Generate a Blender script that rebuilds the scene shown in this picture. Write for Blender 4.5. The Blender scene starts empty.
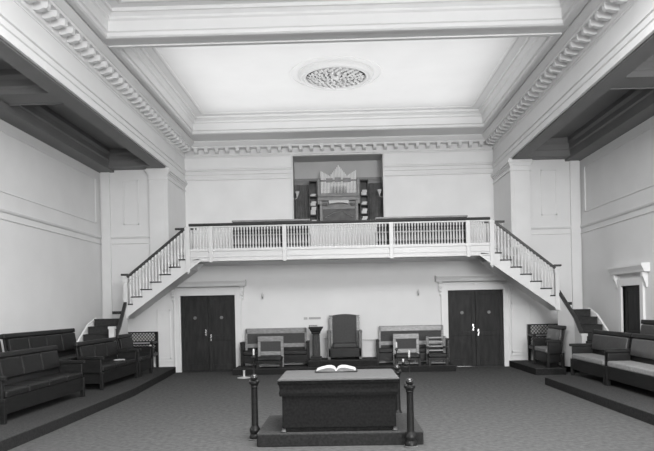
import bpy, bmesh, math, random
from mathutils import Matrix, Vector
random.seed(7)
PI = math.pi
XC = -0.09                      # centre line of the hall
scene = bpy.context.scene
col = scene.collection

# ------------------------------------------------------------------ camera
F, ROLL, CAMH = 650.0, 0.0205, 1.75
yaw = math.atan(13 / 650.0)
px = 344 - 13 * math.cos(ROLL); py = 306 + 13 * math.sin(ROLL)
cd = bpy.data.cameras.new('camera'); cam = bpy.data.objects.new('camera', cd); col.objects.link(cam)
cd.sensor_fit = 'HORIZONTAL'; cd.sensor_width = 36.0; cd.lens = F * 36.0 / 654
cd.shift_x = (327 - px) / 654; cd.shift_y = (py - 225.5) / 654
cd.clip_start = 0.1; cd.clip_end = 200
cam.matrix_world = (Matrix.Translation((0, 0, CAMH)) @ Matrix.Rotation(yaw, 4, 'Z')
                    @ Matrix.Rotation(PI / 2, 4, 'X') @ Matrix.Rotation(-ROLL, 4, 'Z'))
scene.camera = cam
# ------------------------------------------------------------------ world and light
w = bpy.data.worlds.new('world'); scene.world = w; w.use_nodes = True
w.node_tree.nodes['Background'].inputs[0].default_value = (1, 1, 1, 1)
w.node_tree.nodes['Background'].inputs[1].default_value = 0.25
def area(name, loc, target, sx, sy, power):
    l = bpy.data.lights.new(name, 'AREA'); l.shape = 'RECTANGLE'; l.size = sx; l.size_y = sy
    l.energy = power
    o = bpy.data.objects.new(name, l); col.objects.link(o); o.location = loc
    d = Vector(target) - Vector(loc); o.rotation_euler = d.to_track_quat('-Z', 'Y').to_euler()
    return o
area('rear_fill_light', (3.4, -5.6, 3.8), (-2.6, 16, 4.2), 6, 4.6, 2600)  # added fill from behind the camera; the rear wall has no window
area('downlight_hall', (.6, 6.3, 6.62), (.4, 6.6, 0), 6, 4, 1150)
# unseen area lights added below the coffers to brighten the ceiling panels
area('added_uplight_far', (-.09, 15.5, 6.72), (-.09, 15.5001, 9), 7.4, 5.4, 88)
area('added_uplight_near', (-.09, 8.0, 6.72), (-.09, 8.0001, 9), 7.0, 3.0, 12)
vs = scene.view_settings
vs.view_transform = 'Standard'; vs.look = 'None'; vs.gamma = 1; vs.use_curve_mapping = False
vs.exposure = 0.0

# ------------------------------------------------------------------ materials
def mat(name, v, rough=0.6, noise=0.0, scale=8, bump=0.0, bscale=40, metal=0.0, coat=0.0, stretch=None, spec=0.5, detail=3):
    m = bpy.data.materials.new(name); m.use_nodes = True
    nt = m.node_tree; b = nt.nodes['Principled BSDF']
    b.inputs['Roughness'].default_value = rough; b.inputs['Metallic'].default_value = metal
    b.inputs['Specular IOR Level'].default_value = spec
    b.inputs['Coat Weight'].default_value = coat
    tc = nt.nodes.new('ShaderNodeTexCoord'); mp = nt.nodes.new('ShaderNodeMapping')
    nt.links.new(tc.outputs['Object'], mp.inputs[0])
    if stretch: mp.inputs['Scale'].default_value = stretch
    n = nt.nodes.new('ShaderNodeTexNoise'); n.inputs['Scale'].default_value = scale; n.inputs['Detail'].default_value = detail
    nt.links.new(mp.outputs[0], n.inputs['Vector'])
    r = nt.nodes.new('ShaderNodeValToRGB')
    r.color_ramp.elements[0].position = 0.3; r.color_ramp.elements[1].position = 0.7
    a, c = v * (1 - noise), v * (1 + noise)
    r.color_ramp.elements[0].color = (a, a, a, 1); r.color_ramp.elements[1].color = (c, c, c, 1)
    nt.links.new(n.outputs['Fac'], r.inputs[0]); nt.links.new(r.outputs[0], b.inputs['Base Color'])
    if bump:
        n2 = nt.nodes.new('ShaderNodeTexNoise'); n2.inputs['Scale'].default_value = bscale
        bp = nt.nodes.new('ShaderNodeBump'); bp.inputs['Strength'].default_value = bump; bp.inputs['Distance'].default_value = 0.02
        nt.links.new(mp.outputs[0], n2.inputs['Vector']); nt.links.new(n2.outputs['Fac'], bp.inputs['Height'])
        nt.links.new(bp.outputs[0], b.inputs['Normal'])
    return m
M = dict(
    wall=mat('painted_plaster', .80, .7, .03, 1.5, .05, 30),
    sidewall=mat('painted_side_plaster', .70, .7, .03, 1.2, .05, 30),
    trim=mat('white_trim_paint', .70, .45, .02, 3),
    stairw=mat('stair_white_paint', .58, .4, .02, 5),
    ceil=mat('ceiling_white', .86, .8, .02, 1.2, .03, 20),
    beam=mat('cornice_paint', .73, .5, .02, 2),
    bay=mat('bay_ceiling_shaded', .17, .6, .05, 1.5),  # grey darkened: the bays' lack of light is in the colour
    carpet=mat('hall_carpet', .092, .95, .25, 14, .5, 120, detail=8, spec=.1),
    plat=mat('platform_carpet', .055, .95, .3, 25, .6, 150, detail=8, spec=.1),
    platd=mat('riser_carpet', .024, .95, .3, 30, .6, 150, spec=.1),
    wood=mat('dark_wood', .012, .4, .35, 6, stretch=(1, 1, 6), spec=.25),
    midwood=mat('polished_wood', .10, .28, .3, 5, stretch=(4, 1, 1)),
    palewood=mat('pale_polished_wood', .25, .25, .2, 9, stretch=(1, 1, 3)),
    leather=mat('black_leather', .011, .45, .3, 12, .2, 60, spec=.3),
    leatherg=mat('worn_leather', .042, .3, .25, 6, .2, 40, coat=.3),
    cushion=mat('pale_cushion_cloth', .22, .8, .15, 15, .2, 90),
    door=mat('door_wood', .026, .5, .3, 4, stretch=(3, 3, .6), spec=.15),
    cap=mat('dark_handrail', .03, .3, .2, 6),
    tread=mat('stair_carpet', .022, .9, .3, 20),
    metal=mat('bright_metal', .75, .25, .05, 10, metal=1),
    plate=mat('white_enamel', .6, .4, .02, 10),
    paper=mat('book_paper', .45, .7, .03, 20),
    velvet=mat('throne_upholstery', .045, .7, .2, 30, .2, 120),
    altar=mat('altar_cloth', .012, .8, .4, 30, .2, 150, spec=.08),
    altartop=mat('altar_top_lit', .09, .6, .12, 20, .1, 100),  # paler than the body: light from above put into the colour
    globe=mat('glossy_black', .02, .15, .1, 6, spec=.8),
    pageside=mat('page_edges', .12, .6, .2, 60),  # darker grey than the open pages
    wax=mat('candle_wax', .28, .5, .02, 10),
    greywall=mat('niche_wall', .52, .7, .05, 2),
    organ=mat('organ_case_wood', .22, .45, .25, 5, stretch=(1, 1, 5)),
    organd=mat('organ_dark_panel', .10, .6, .25, 6),
    pipe=mat('organ_pipe_metal', .85, .35, .05, 8, spec=.6),
    curtain=mat('drape_cloth', .20, .9, .2, 8),
    shade=mat('frosted_glass', .5, .3, .03, 10),
)

# ------------------------------------------------------------------ mesh helpers
class MB:
    def __init__(s): s.bm = bmesh.new()
    def box(s, x0, x1, y0, y1, z0, z1, mtx=None):
        vs_ = [s.bm.verts.new((x, y, z)) for x in (x0, x1) for y in (y0, y1) for z in (z0, z1)]
        for f in ((0, 1, 3, 2), (4, 6, 7, 5), (0, 4, 5, 1), (2, 3, 7, 6), (0, 2, 6, 4), (1, 5, 7, 3)):
            s.bm.faces.new([vs_[i] for i in f])
        if mtx is not None:
            for v in vs_: v.co = mtx @ v.co
        return s
    def prism(s, pts, axis, a, b, mtx=None):
        """extrude a 2D outline along an axis: x -> pts are (y,z); y -> (x,z); z -> (x,y)"""
        def P(p, t):
            return {'x': (t, p[0], p[1]), 'y': (p[0], t, p[1]), 'z': (p[0], p[1], t)}[axis]
        A = [s.bm.verts.new(P(p, a)) for p in pts]; B = [s.bm.verts.new(P(p, b)) for p in pts]
        n = len(pts)
        s.bm.faces.new(A); s.bm.faces.new(B[::-1])
        for i in range(n): s.bm.faces.new((A[i], B[i], B[(i + 1) % n], A[(i + 1) % n]))
        if mtx is not None:
            for v in A + B: v.co = mtx @ v.co
        return s
    def lathe(s, prof, cx=0, cy=0, cz=0, n=16, square=False):
        rings = []
        if square: n = 4
        k = math.sqrt(2) if square else 1; ph = PI / 4 if square else 0
        for r, z in prof:
            rings.append([s.bm.verts.new((cx + k * r * math.cos(ph + 2 * PI * i / n), cy + k * r * math.sin(ph + 2 * PI * i / n), cz + z)) for i in range(n)])
        for a, b in zip(rings, rings[1:]):
            for i in range(n): s.bm.faces.new((a[i], a[(i + 1) % n], b[(i + 1) % n], b[i]))
        s.bm.faces.new(rings[0]); s.bm.faces.new(rings[-1][::-1])
        return s
    def bar(s, p, q, wx, wy):
        """rectangular bar from p to q, wx across, wy in the other direction"""
        p, q = Vector(p), Vector(q); d = (q - p); L = d.length
        R = d.to_track_quat('Z', 'Y').to_matrix().to_4x4()
        s.box(-wx / 2, wx / 2, -wy / 2, wy / 2, 0, L, Matrix.Translation(p) @ R)
        return s
    def tube(s, pts, r, n=10):
        rings = []
        pts = [Vector(p) for p in pts]
        for i, p in enumerate(pts):
            d = (pts[min(i + 1, len(pts) - 1)] - pts[max(i - 1, 0)]).normalized()
            R = d.to_track_quat('Z', 'Y').to_matrix()
            rr = r[i] if isinstance(r, (list, tuple)) else r
            rings.append([s.bm.verts.new(p + R @ Vector((rr * math.cos(2 * PI * k / n), rr * math.sin(2 * PI * k / n), 0))) for k in range(n)])
        for a, b in zip(rings, rings[1:]):
            for i in range(n): s.bm.faces.new((a[i], a[(i + 1) % n], b[(i + 1) % n], b[i]))
        s.bm.faces.new(rings[0]); s.bm.faces.new(rings[-1][::-1])
        return s
    def sweep(s, path, prof, closed=False):
        """mitred moulding: path of (x,y) walked so that the room is on the RIGHT; prof of (offset into room, z)"""
        n = len(path); P = [Vector(p) for p in path]; cols = []
        for i in range(n):
            if closed: a, b = P[i - 1], P[(i + 1) % n]
            else: a, b = (P[i - 1] if i else None), (P[i + 1] if i < n - 1 else None)
            ds = []
            if a is not None: ds.append((P[i] - a).normalized())
            if b is not None: ds.append((b - P[i]).normalized())
            ns = [Vector((d.y, -d.x)) for d in ds]
            if len(ns) == 2:
                m = (ns[0] + ns[1]); m = m / max(.2, (1 + ns[0].dot(ns[1])))
            else: m = ns[0]
            cols.append([s.bm.verts.new((P[i].x + m.x * o, P[i].y + m.y * o, z)) for o, z in prof])
        rng = range(n) if closed else range(n - 1)
        for i in rng:
            A, B = cols[i], cols[(i + 1) % n]
            for j in range(len(prof) - 1): s.bm.faces.new((A[j], B[j], B[j + 1], A[j + 1]))
        if not closed and len(prof) > 2:
            for c in (cols[0], cols[-1]):
                try: s.bm.faces.new(c)
                except Exception: pass
        return s
    def build(s, name, m, parent=None, bevel=0.0, smooth=False, seg=2):
        bmesh.ops.recalc_face_normals(s.bm, faces=s.bm.faces)
        me = bpy.data.meshes.new(name); s.bm.to_mesh(me); s.bm.free()
        me.materials.append(m)
        o = bpy.data.objects.new(name, me); col.objects.link(o)
        if parent is not None: o.parent = parent
        if smooth:
            for p in me.polygons: p.use_smooth = True
            me.set_sharp_from_angle(angle=math.radians(40))
        if bevel:
            b = o.modifiers.new('bevel', 'BEVEL'); b.width = bevel; b.segments = seg; b.limit_method = 'ANGLE'
        return o
def tag(o, label, cat, group=None, kind=None):
    if label: o['label'] = label
    if cat: o['category'] = cat
    if group: o['group'] = group
    if kind: o['kind'] = kind
    return o
def thing(name, label, cat, loc=(0, 0, 0), rz=0, group=None):
    o = bpy.data.objects.new(name, None); col.objects.link(o); o.empty_display_size = .1
    o.location = loc; o.rotation_euler = (0, 0, rz)
    return tag(o, label, cat, group)
def struct(name, mb, m, parent=None, bevel=0, smooth=False, label=None):
    o = mb.build(name, m, parent, bevel, smooth)
    if parent is None: o['kind'] = 'structure'
    if label: o['label'] = label
    return o
def copy_tree(o, parent=None, first=True):
    c = o.copy(); col.objects.link(c)
    if parent is not None: c.parent = parent
    for ch in [x for x in col.objects if x.parent == o]: copy_tree(ch, c)
    return c
def B(x0, x1, y0, y1, z0, z1): return MB().box(x0, x1, y0, y1, z0, z1)

# ================================================================== THE ROOM
YF = -6.0                       # rear end of the hall, behind the camera
HW = 6.65                       # half width to the outer walls
XL, XR = XC - HW, XC + HW
PI_, PO = 4.72, 5.25            # pier inner / outer half widths
struct('floor', B(XL - .2, XR + .2, YF, 18.3, -.2, 0), M['carpet'], label='grey mottled carpet over the hall floor')
DW = .757                       # half width of a double door
DL, DR = XC - 3.69, XC + 3.71   # door centres
mb = MB()
ZB = 2.93                       # balcony soffit
for a, b in ((XL, DL - DW), (DL + DW, DR - DW), (DR + DW, XR)): mb.box(a, b, 18, 18.3, 0, 2.12)
mb.box(XL, XR, 18, 18.3, 2.12, ZB)
struct('wall_back', mb, M['sidewall'])
mb = MB()                       # bay back walls above
mb.box(XL, XC - PO + .02, 18.0, 18.3, ZB, 6.3); mb.box(XC + PO - .02, XR, 18.0, 18.3, ZB, 6.3)
struct('wall_bay', mb, M['sidewall'])
# alcove back wall with the organ niche
NX0, NX1, NZ = -1.50, 1.29, 6.40
mb = MB()
mb.box(XC - PO, NX0, 19.9, 20.1, 3.0, 7.4); mb.box(NX1, XC + PO, 19.9, 20.1, 3.0, 7.4); mb.box(NX0, NX1, 19.9, 20.1, NZ, 7.4); mb.box(NX0, NX1, 19.9, 20.05, 3.0, 4.34)
struct('wall_alcove', mb, M['wall'])
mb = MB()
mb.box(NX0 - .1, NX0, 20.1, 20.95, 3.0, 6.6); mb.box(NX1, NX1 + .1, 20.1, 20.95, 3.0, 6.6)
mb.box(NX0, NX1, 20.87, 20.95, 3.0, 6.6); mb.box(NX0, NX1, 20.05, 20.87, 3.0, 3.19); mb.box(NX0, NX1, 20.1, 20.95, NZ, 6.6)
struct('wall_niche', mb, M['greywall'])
# side walls
struct('wall_left', B(XL - .25, XL, YF, 18.3, 0, 6.4), M['sidewall'])
mb = MB()
DY0, DY1, DZ = 14.45, 15.42, 2.08
mb.box(XR, XR + .25, YF, DY0, 0, 6.4); mb.box(XR, XR + .25, DY1, 18.3, 0, 6.4); mb.box(XR, XR + .25, DY0, DY1, DZ, 6.4)
struct('wall_right', mb, M['sidewall'])
struct('wall_rear', B(XL - .3, XR + .3, YF - .3, YF, 0, 7.4), M['sidewall'])
# piers
for i, sg in enumerate((-1, 1)):
    x0, x1 = sorted((XC + sg * PI_, XC + sg * PO))
    mb = MB(); mb.box(x0, x1, 17.90, 19.92, 2.94, 5.72); mb.box(x0, x1, 17.90, 17.999, 2.2, 2.94)
    mb.box(x0 + .1, x1 - .1, 17.885, 17.90, 3.0, 5.2)
    # capital: stepped blocks
    for d, z0, z1 in ((.025, 5.36, 5.39), (.02, 5.49, 5.53), (.045, 5.53, 5.58), (.08, 5.58, 5.63), (.05, 5.63, 5.70)):
        mb.box(x0 - d, x1 + d, 17.90 - d, 19.9, z0, z1)
    struct('wall_pier_' + ('left', 'right')[i], mb, M['trim'])

# ---- main ceiling: coffers
CH = 4.17                       # coffer half width
COFF = [(12.42, 18.62), (5.8, 11.88), (-.7, 5.26), (-6.0, -1.2)]
ZS, ZC = 6.80, 7.25
struct('ceiling', B(XL, XR, YF, 21.5, ZC, ZC + .2), M['ceil'])
mb = MB()
mb.box(XC - 4.8, XC - CH, YF, 20, ZS, ZC + .1); mb.box(XC + CH, XC + 4.8, YF, 20, ZS, ZC + .1)
ys = [20] + [v for c in COFF for v in (c[1], c[0])] + [YF]
for a, b in zip(ys[::2], ys[1::2]): mb.box(XC - CH, XC + CH, b, a, ZS, ZC + .1)
struct('ceiling_beams', mb, M['beam'])
prof = [(.003, ZS), (.003, 6.86), (.035, 6.88), (.035, 7.06), (.07, 7.09), (.07, 7.13), (.12, 7.18), (.16, 7.19), (.16, 7.25)]
cprof = [(-.12, ZS + .001), (-.12, ZS - .025), (-.03, ZS - .025), (.003, ZS)] + prof[1:]
for k, (a, b) in enumerate(COFF[:3]):
    mb = MB()
    mb.sweep([(XC - CH, a), (XC - CH, b), (XC + CH, b), (XC + CH, a)], cprof, closed=True)
    # flat border on the panel
    mb.sweep([(XC - CH, a), (XC - CH, b), (XC + CH, b), (XC + CH, a)], [(.34, 7.251), (.34, 7.235), (.38, 7.225), (.42, 7.235), (.42, 7.251)], closed=True)
    struct('trim_%d' % (k + 1), mb, M['beam'])
# ---- long beams (entablature) of the hall
for i, sg in enumerate((-1, 1)):
    x0, x1 = sorted((XC + sg * PI_, XC + sg * 5.12))
    struct('ceiling_beam_' + ('left', 'right')[i], B(x0, x1, YF, 19.9, 5.70, 7.3), M['beam'])
# cornice round the hall: U path with the room on the right
XI = 4.74
U = [(XC - XI, YF), (XC - XI, 19.9), (XC + XI, 19.9), (XC + XI, YF)]
crown = [(0, 6.38), (.03, 6.38), (.03, 6.41), (.06, 6.43), (.06, 6.48), (.06, 6.50), (.06, 6.61), (.32, 6.61), (.32, 6.66), (.34, 6.67), (.38, 6.71), (.42, 6.76), (.42, 6.80)]
mb = MB(); mb.sweep(U, crown)
# modillions
def modillion(mb, x, y, dx, dy):
    """block under the crown; (dx,dy) points into the room"""
    T = Matrix.Translation((x, y, 0)) @ Matrix.Rotation(math.atan2(dy, dx), 4, 'Z')
    mb.prism([(.05, 6.611), (.30, 6.611), (.30, 6.53), (.27, 6.50), (.23, 6.51), (.17, 6.49), (.12, 6.48), (.05, 6.49)], 'y', -.048, .048, T)
    mb.box(.05, .31, -.058, .058, 6.592, 6.612, T)
SP = .312
n = int(2 * (XI - .40) / SP); st = 2 * (XI - .42) / n
for k in range(n + 1): modillion(mb, XC - (XI - .42) + k * st, 19.9, 0, -1)
y = 19.9 - .42
while y > 5.0:
    modillion(mb, XC - XI, y, 1, 0); modillion(mb, XC + XI, y, -1, 0); y -= SP
struct('trim_4', mb, M['beam'], label='cornice with a row of carved modillions round the hall')
# architrave mouldings at the foot of the frieze, cut by the niche
arch = [(-.01, 5.69), (.05, 5.69), (.05, 5.725), (.03, 5.74), (.03, 5.84), (.055, 5.855), (.055, 5.95), (.085, 5.965), (.085, 6.0), (.04, 6.03), (-.01, 6.03)]
struct('trim_5', MB().sweep([(XC - XI, YF), (XC - XI, 19.9), (NX0, 19.9)], arch), M['beam'])
struct('trim_6', MB().sweep([(NX1, 19.9), (XC + XI, 19.9), (XC + XI, YF)], arch), M['beam'])
struct('trim_7', MB().box(NX0 - .03, NX0 + .02, 19.86, 19.92, 3.1, 6.4).box(NX1 - .02, NX1 + .03, 19.86, 19.92, 3.1, 6.4), M['trim'])

# ---- bay ceilings (dark, coffered)
for i, sg in enumerate((-1, 1)):
    side = ('left', 'right')[i]
    def bx(mb, a, b, *r):
        x0, x1 = sorted((XC + sg * a, XC + sg * b)); mb.box(x0, x1, *r)
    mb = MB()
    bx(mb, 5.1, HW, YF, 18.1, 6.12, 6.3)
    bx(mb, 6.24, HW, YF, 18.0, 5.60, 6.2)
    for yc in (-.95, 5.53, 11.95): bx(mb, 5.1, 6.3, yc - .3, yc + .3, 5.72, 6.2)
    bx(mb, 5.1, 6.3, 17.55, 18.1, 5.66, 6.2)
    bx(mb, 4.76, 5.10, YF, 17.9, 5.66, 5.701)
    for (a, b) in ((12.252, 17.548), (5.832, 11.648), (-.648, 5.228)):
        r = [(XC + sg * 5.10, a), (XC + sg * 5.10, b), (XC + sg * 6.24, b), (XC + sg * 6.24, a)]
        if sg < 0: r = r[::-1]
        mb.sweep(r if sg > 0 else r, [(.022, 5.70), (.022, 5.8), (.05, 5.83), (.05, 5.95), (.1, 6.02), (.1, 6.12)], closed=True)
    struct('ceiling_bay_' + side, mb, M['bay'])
    # wall rails, wall panel frames
    P = [(XL, 0), (XL, 18.1)] if sg < 0 else [(XR, 18.1), (XR, 0)]
    xs = (XL, XC - PO) if sg < 0 else (XC + PO, XR)
    path = [(XL, YF), (XL, 18.0), (XC - PO, 18.0)] if sg < 0 else [(XC + PO, 18.0), (XR, 18.0), (XR, YF)]
    mb = MB()
    mb.sweep(path, [(0, 3.75), (.025, 3.75), (.045, 3.77), (.06, 3.80), (.06, 3.82), (0, 3.83)])
    mb.sweep(path, [(0, 3.60), (.02, 3.60), (.03, 3.615), (.02, 3.63), (0, 3.63)])
    struct('trim_%d' % (8 + i), mb, M['trim'])
    mb = MB()
    def frame_x(mb, x, d, y0, y1, z0, z1, w=.035, t=.022):
        a, b = sorted((x, x + d * t))
        mb.box(a, b, y0, y1, z0, z0 + w); mb.box(a, b, y0, y1, z1 - w, z1)
        mb.box(a, b, y0, y0 + w, z0, z1); mb.box(a, b, y1 - w, y1, z0, z1)
    def frame_y(mb, y, x0, x1, z0, z1, w=.03, t=.022):
        mb.box(x0, x1, y - t, y, z0, z0 + w); mb.box(x0, x1, y - t, y, z1 - w, z1)
        mb.box(x0, x0 + w, y - t, y, z0, z1); mb.box(x1 - w, x1, y - t, y, z0, z1)
    xx = XL if sg < 0 else XR
    for a, b in ((12.2, 17.66), (6.0, 11.8), (0, 5.4)): frame_x(mb, xx, -sg, a, b, 4.15, 5.4)
    a, b = sorted((XC + sg * 5.57, XC + sg * 6.0)); frame_y(mb, 18.0, a, b, 4.13, 5.38)
    # slim corner pilaster
    a, b = sorted((XC + sg * 6.36, XC + sg * 6.6)); mb.box(a, b, 17.93, 18.0, .2, 5.65)
    struct('trim_%d' % (10 + i), mb, M['trim'])
# wainscot frames on the back wall under the balcony
mb = MB()
frame_y(mb, 18, -5.22, DL - DW - .3, .38, 1.75, .03, .02)
frame_y(mb, 18, DR + DW + .22, 5.12, .38, 1.75, .03, .02)
mb.box(XL, DL - DW - .2, 17.98, 18, .30, .33); mb.box(DR + DW + .2, XR, 17.98, 18, .30, .33)
struct('trim_12', mb, M['trim'])
mb = MB()
for a, b in ((XL, DL - DW - .17), (DL + DW + .17, DR - DW - .17), (DR + DW + .17, XR)): mb.box(a, b, 17.97, 18, 0, .2)
mb.box(DL + DW + .17, DR - DW - .17, 17.985, 18, .44, .46)
struct('baseboard_back', mb, M['trim'], bevel=.008)
struct('baseboard_left', B(XL, XL + .03, YF, 18, 0, .2), M['trim'], bevel=.008)
struct('baseboard_right', B(XR - .03, XR, YF, DY0 - .15, 0, .2), M['trim'], bevel=.008)

# ---- double doors with hoods
def bracket(mb, x, y, s=1):
    prof = [(0, 0), (0, .34), (-.15, .34), (-.16, .27), (-.11, .22), (-.075, .16), (-.085, .09), (-.055, .03), (-.02, 0)]
    mb.prism([(y + p[0], 2.14 + p[1] * .98) for p in prof], 'x', x - .055, x + .055)
    mb.prism([(y + p[0] * .6, 1.98 + p[1] * .5) for p in prof], 'x', x - .035, x + .035)
for k, dc in enumerate((DL, DR)):
    root = thing('door_%d' % (k + 1), None, None, (0, 0, 0)); root['kind'] = 'structure'
    fr = MB()
    fr.box(dc - DW - .17, dc - DW, 17.94, 18.1, 0, 2.29); fr.box(dc + DW, dc + DW + .17, 17.94, 18.1, 0, 2.29)
    fr.box(dc - DW, dc + DW, 17.94, 18.1, 2.12, 2.29)
    fr.box(dc - DW - .19, dc - DW - .15, 17.92, 17.96, 0, 2.29); fr.box(dc + DW + .15, dc + DW + .19, 17.92, 17.96, 0, 2.29)
    fr.build('door_frame', M['trim'], root, .006)
    hd = MB()
    hd.sweep([(dc - 1.0, 18), (dc - 1.0, 17.95), (dc + 1.0, 17.95), (dc + 1.0, 18)][::-1], [(0, 2.29), (.02, 2.29), (.02, 2.34), (.10, 2.36), (.13, 2.40), (.13, 2.47), (.15, 2.49), (.15, 2.52), (0, 2.52)])
    hd.box(dc - 1.0, dc + 1.0, 17.8, 18, 2.36, 2.52)
    hd.prism([(17.80, 2.36), (17.77, 2.44), (17.73, 2.50), (17.73, 2.53), (18, 2.53), (18, 2.36)], 'x', dc - 1.09, dc + 1.09)
    hd.build('door_hood', M['trim'], root)
    bk = MB(); bracket(bk, dc - .96, 17.99); bracket(bk, dc + .96, 17.99); bk.box(dc - .04, dc + .04, 17.9, 18, 2.25, 2.3)
    bk.build('bracket', M['trim'], root)
    for s in (-1, 1):
        a, b = sorted((dc, dc + s * (DW - .005)))
        lf = MB(); lf.box(a + .004, b - .004, 18.03, 18.08, .015, 2.115)
        for xa, xb, z0, z1 in ((a + .004, a + .11, .015, 2.115), (b - .11, b - .004, .015, 2.115), (a + .11, b - .11, .015, .2), (a + .11, b - .11, .86, 1.0), (a + .11, b - .11, 1.99, 2.115)):
            lf.box(xa, xb, 18.012, 18.029, z0, z1)
        leaf = lf.build('door_leaf', M['door'], root, .005)
        kn = MB()
        hx = dc + s * .07; hz = 1.05 - (.10 if s > 0 else -.04)
        kn.box(hx - .018, hx + .018, 18.0, 18.014, hz - .09, hz + .09)
        kn.lathe([(.012, 0), (.012, .03), (.026, .035), (.03, .05), (.02, .065)], hx, 0, 0, 12)
        for v in kn.bm.verts:
            if v.co.z < .08: v.co = Vector((v.co.x, 18.0 - v.co.z, hz + (v.co.y)))
        kn.build('door_handle', M['metal'], leaf)
        em = MB(); em.lathe([(.05, 0), (.05, .01)], 0, 0, 0, 6)
        for v in em.bm.verts: v.co = Vector((dc + s * .37 + v.co.x, 18.008 - v.co.z, 1.5 + v.co.y))
        e = em.build('door_emblem', mat('emblem_paint', .16, .5, .3, 30), leaf)
    dk = MB(); dk.box(dc - DW, dc + DW, 18.1, 18.2, 0, 2.12); dk.build('door_stop', M['door'], root)
    th = MB(); th.box(dc - DW, dc + DW, 17.985, 18.1, 0, .012); th.build('threshold', M['cap'], root)
    if k == 1:
        B(dc - .53, dc - .12, 17.98, 18.02, .013, .022).build('door_gap_gleam', M['metal'], root)  # bright strip stands in for the gleam of light under the door
root = thing('door_3', None, None); root['kind'] = 'structure'
fr = MB()
x0 = XR - .05
fr.box(x0, XR + .1, DY0 - .16, DY0, 0, DZ + .16); fr.box(x0, XR + .1, DY1, DY1 + .16, 0, DZ + .16); fr.box(x0, XR + .1, DY0, DY1, DZ, DZ + .16)
fr.build('door_frame', M['trim'], root, .006)
hd = MB(); hd.prism([(XR, 2.36), (XR - .12, 2.36), (XR - .14, 2.42), (XR - .18, 2.5), (XR - .18, 2.55), (XR, 2.55)], 'y', DY0 - .4, DY1 + .42)
hd.build('door_hood', M['trim'], root)
bk = MB()
for yy in (DY0 - .25, DY1 + .27):
    bk.prism([(XR, 2.34), (XR - .11, 2.36), (XR - .11, 2.27), (XR - .08, 2.2), (XR - .05, 2.12), (XR - .03, 2.03), (XR, 2.03)], 'y', yy - .05, yy + .05)
bk.build('bracket', M['trim'], root)
lf = MB(); lf.box(XR + .06, XR + .1, DY0, DY1, .01, DZ)
for ya, yb, z0, z1 in ((DY0, DY0 + .12, .01, DZ), (DY1 - .12, DY1, .01, DZ), (DY0 + .12, DY1 - .12, .01, .22), (DY0 + .12, DY1 - .12, .9, 1.05), (DY0 + .12, DY1 - .12, DZ - .13, DZ)):
    lf.box(XR + .04, XR + .061, ya, yb, z0, z1)
leaf = lf.build('door_leaf', M['door'], root)
MB().lathe([(.03, 0), (.035, .02), (.02, .04)], XR + .01, DY0 + .06, 1.0, 12).build('door_handle', M['metal'], leaf)

# ---- ceiling medallion
root = thing('ceiling_medallion', 'round plaster medallion with pierced foliage grille in the middle of the white ceiling panel', 'ceiling medallion', (XC + .01, 15.4, ZC))
ring = MB()
pr = [(.90, .005), (.90, -.03), (.88, -.045), (.87, -.09), (.85, -.115), (.81, -.12), (.79, -.09), (.775, -.09), (.76, -.105), (.73, -.11), (.71, -.09), (.71, .003)]
bmr = ring.bm; N = 72; rr = []
for r, z in pr: rr.append([bmr.verts.new((r * math.cos(2 * PI * i / N), r * math.sin(2 * PI * i / N), z)) for i in range(N)])
for a, b in zip(rr, rr[1:]):
    for i in range(N): bmr.faces.new((a[i], a[(i + 1) % N], b[(i + 1) % N], b[i]))
ring.build('moulded_ring', M['beam'], root, smooth=True)
# outer plain ring moulding
r2 = MB(); rr = []
for r, z in [(1.10, .003), (1.10, -.015), (1.07, -.022), (1.04, -.015), (1.04, .003)]:
    rr.append([r2.bm.verts.new((r * math.cos(2 * PI * i / N), r * math.sin(2 * PI * i / N), z)) for i in range(N)])
for a, b in zip(rr, rr[1:]):
    for i in range(N): r2.bm.faces.new((a[i], a[(i + 1) % N], b[(i + 1) % N], b[i]))
r2.build('outer_ring', M['ceil'], root, smooth=True)
d = MB(); d.lathe([(.69, -.02), (.69, -.015)], n=48); d.build('grille_back', mat('void_dark', .06, .9), root)  # dark disc stands in for the unlit void behind the grille
g = MB(); bm = g.bm
def leafpatch(cx, cy, ang, L, W, z):
    """a curled leaf: 5x3 domed patch"""
    rows = []
    for i in range(6):
        t = i / 5; wd = W * math.sin(PI * (.12 + .85 * t)) ; bend = .35 * t * t * L
        row = []
        for j in (-1, -.5, 0, .5, 1):
            lx = t * L; ly = j * wd + bend; lz = z - .035 * (1 - j * j) * math.sin(PI * t) - .015 * math.sin(7 * t)
            row.append(bm.verts.new((cx + lx * math.cos(ang) - ly * math.sin(ang), cy + lx * math.sin(ang) + ly * math.cos(ang), lz)))
        rows.append(row)
    for a, b in zip(rows, rows[1:]):
        for j in range(4): bm.faces.new((a[j], a[j + 1], b[j + 1], b[j]))
for rad, cnt, L, W in ((.08, 10, .12, .026), (.18, 16, .11, .026), (.27, 24, .10, .024), (.36, 32, .10, .024), (.45, 40, .10, .023), (.53, 46, .09, .022), (.60, 52, .08, .02)):
    for k in range(cnt):
        a = 2 * PI * k / cnt + rad * 3
        leafpatch(rad * math.cos(a), rad * math.sin(a), a + (.75 if k % 2 else -.5), L, W, -.075 - random.random() * .03)
    rr = [(rad - .012, -.05), (rad - .012, -.07), (rad + .012, -.07), (rad + .012, -.05)]
    rs = [[bm.verts.new((r * math.cos(2 * PI * i / 40), r * math.sin(2 * PI * i / 40), z)) for i in range(40)] for r, z in rr]
    for A, C in zip(rs, rs[1:]):
        for i in range(40): bm.faces.new((A[i], A[(i + 1) % 40], C[(i + 1) % 40], C[i]))
g.lathe([(.09, -.05), (.09, -.09), (.05, -.13), (.01, -.14)], n=16)
g.build('foliage_grille', M['trim'], root, smooth=True)

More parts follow.
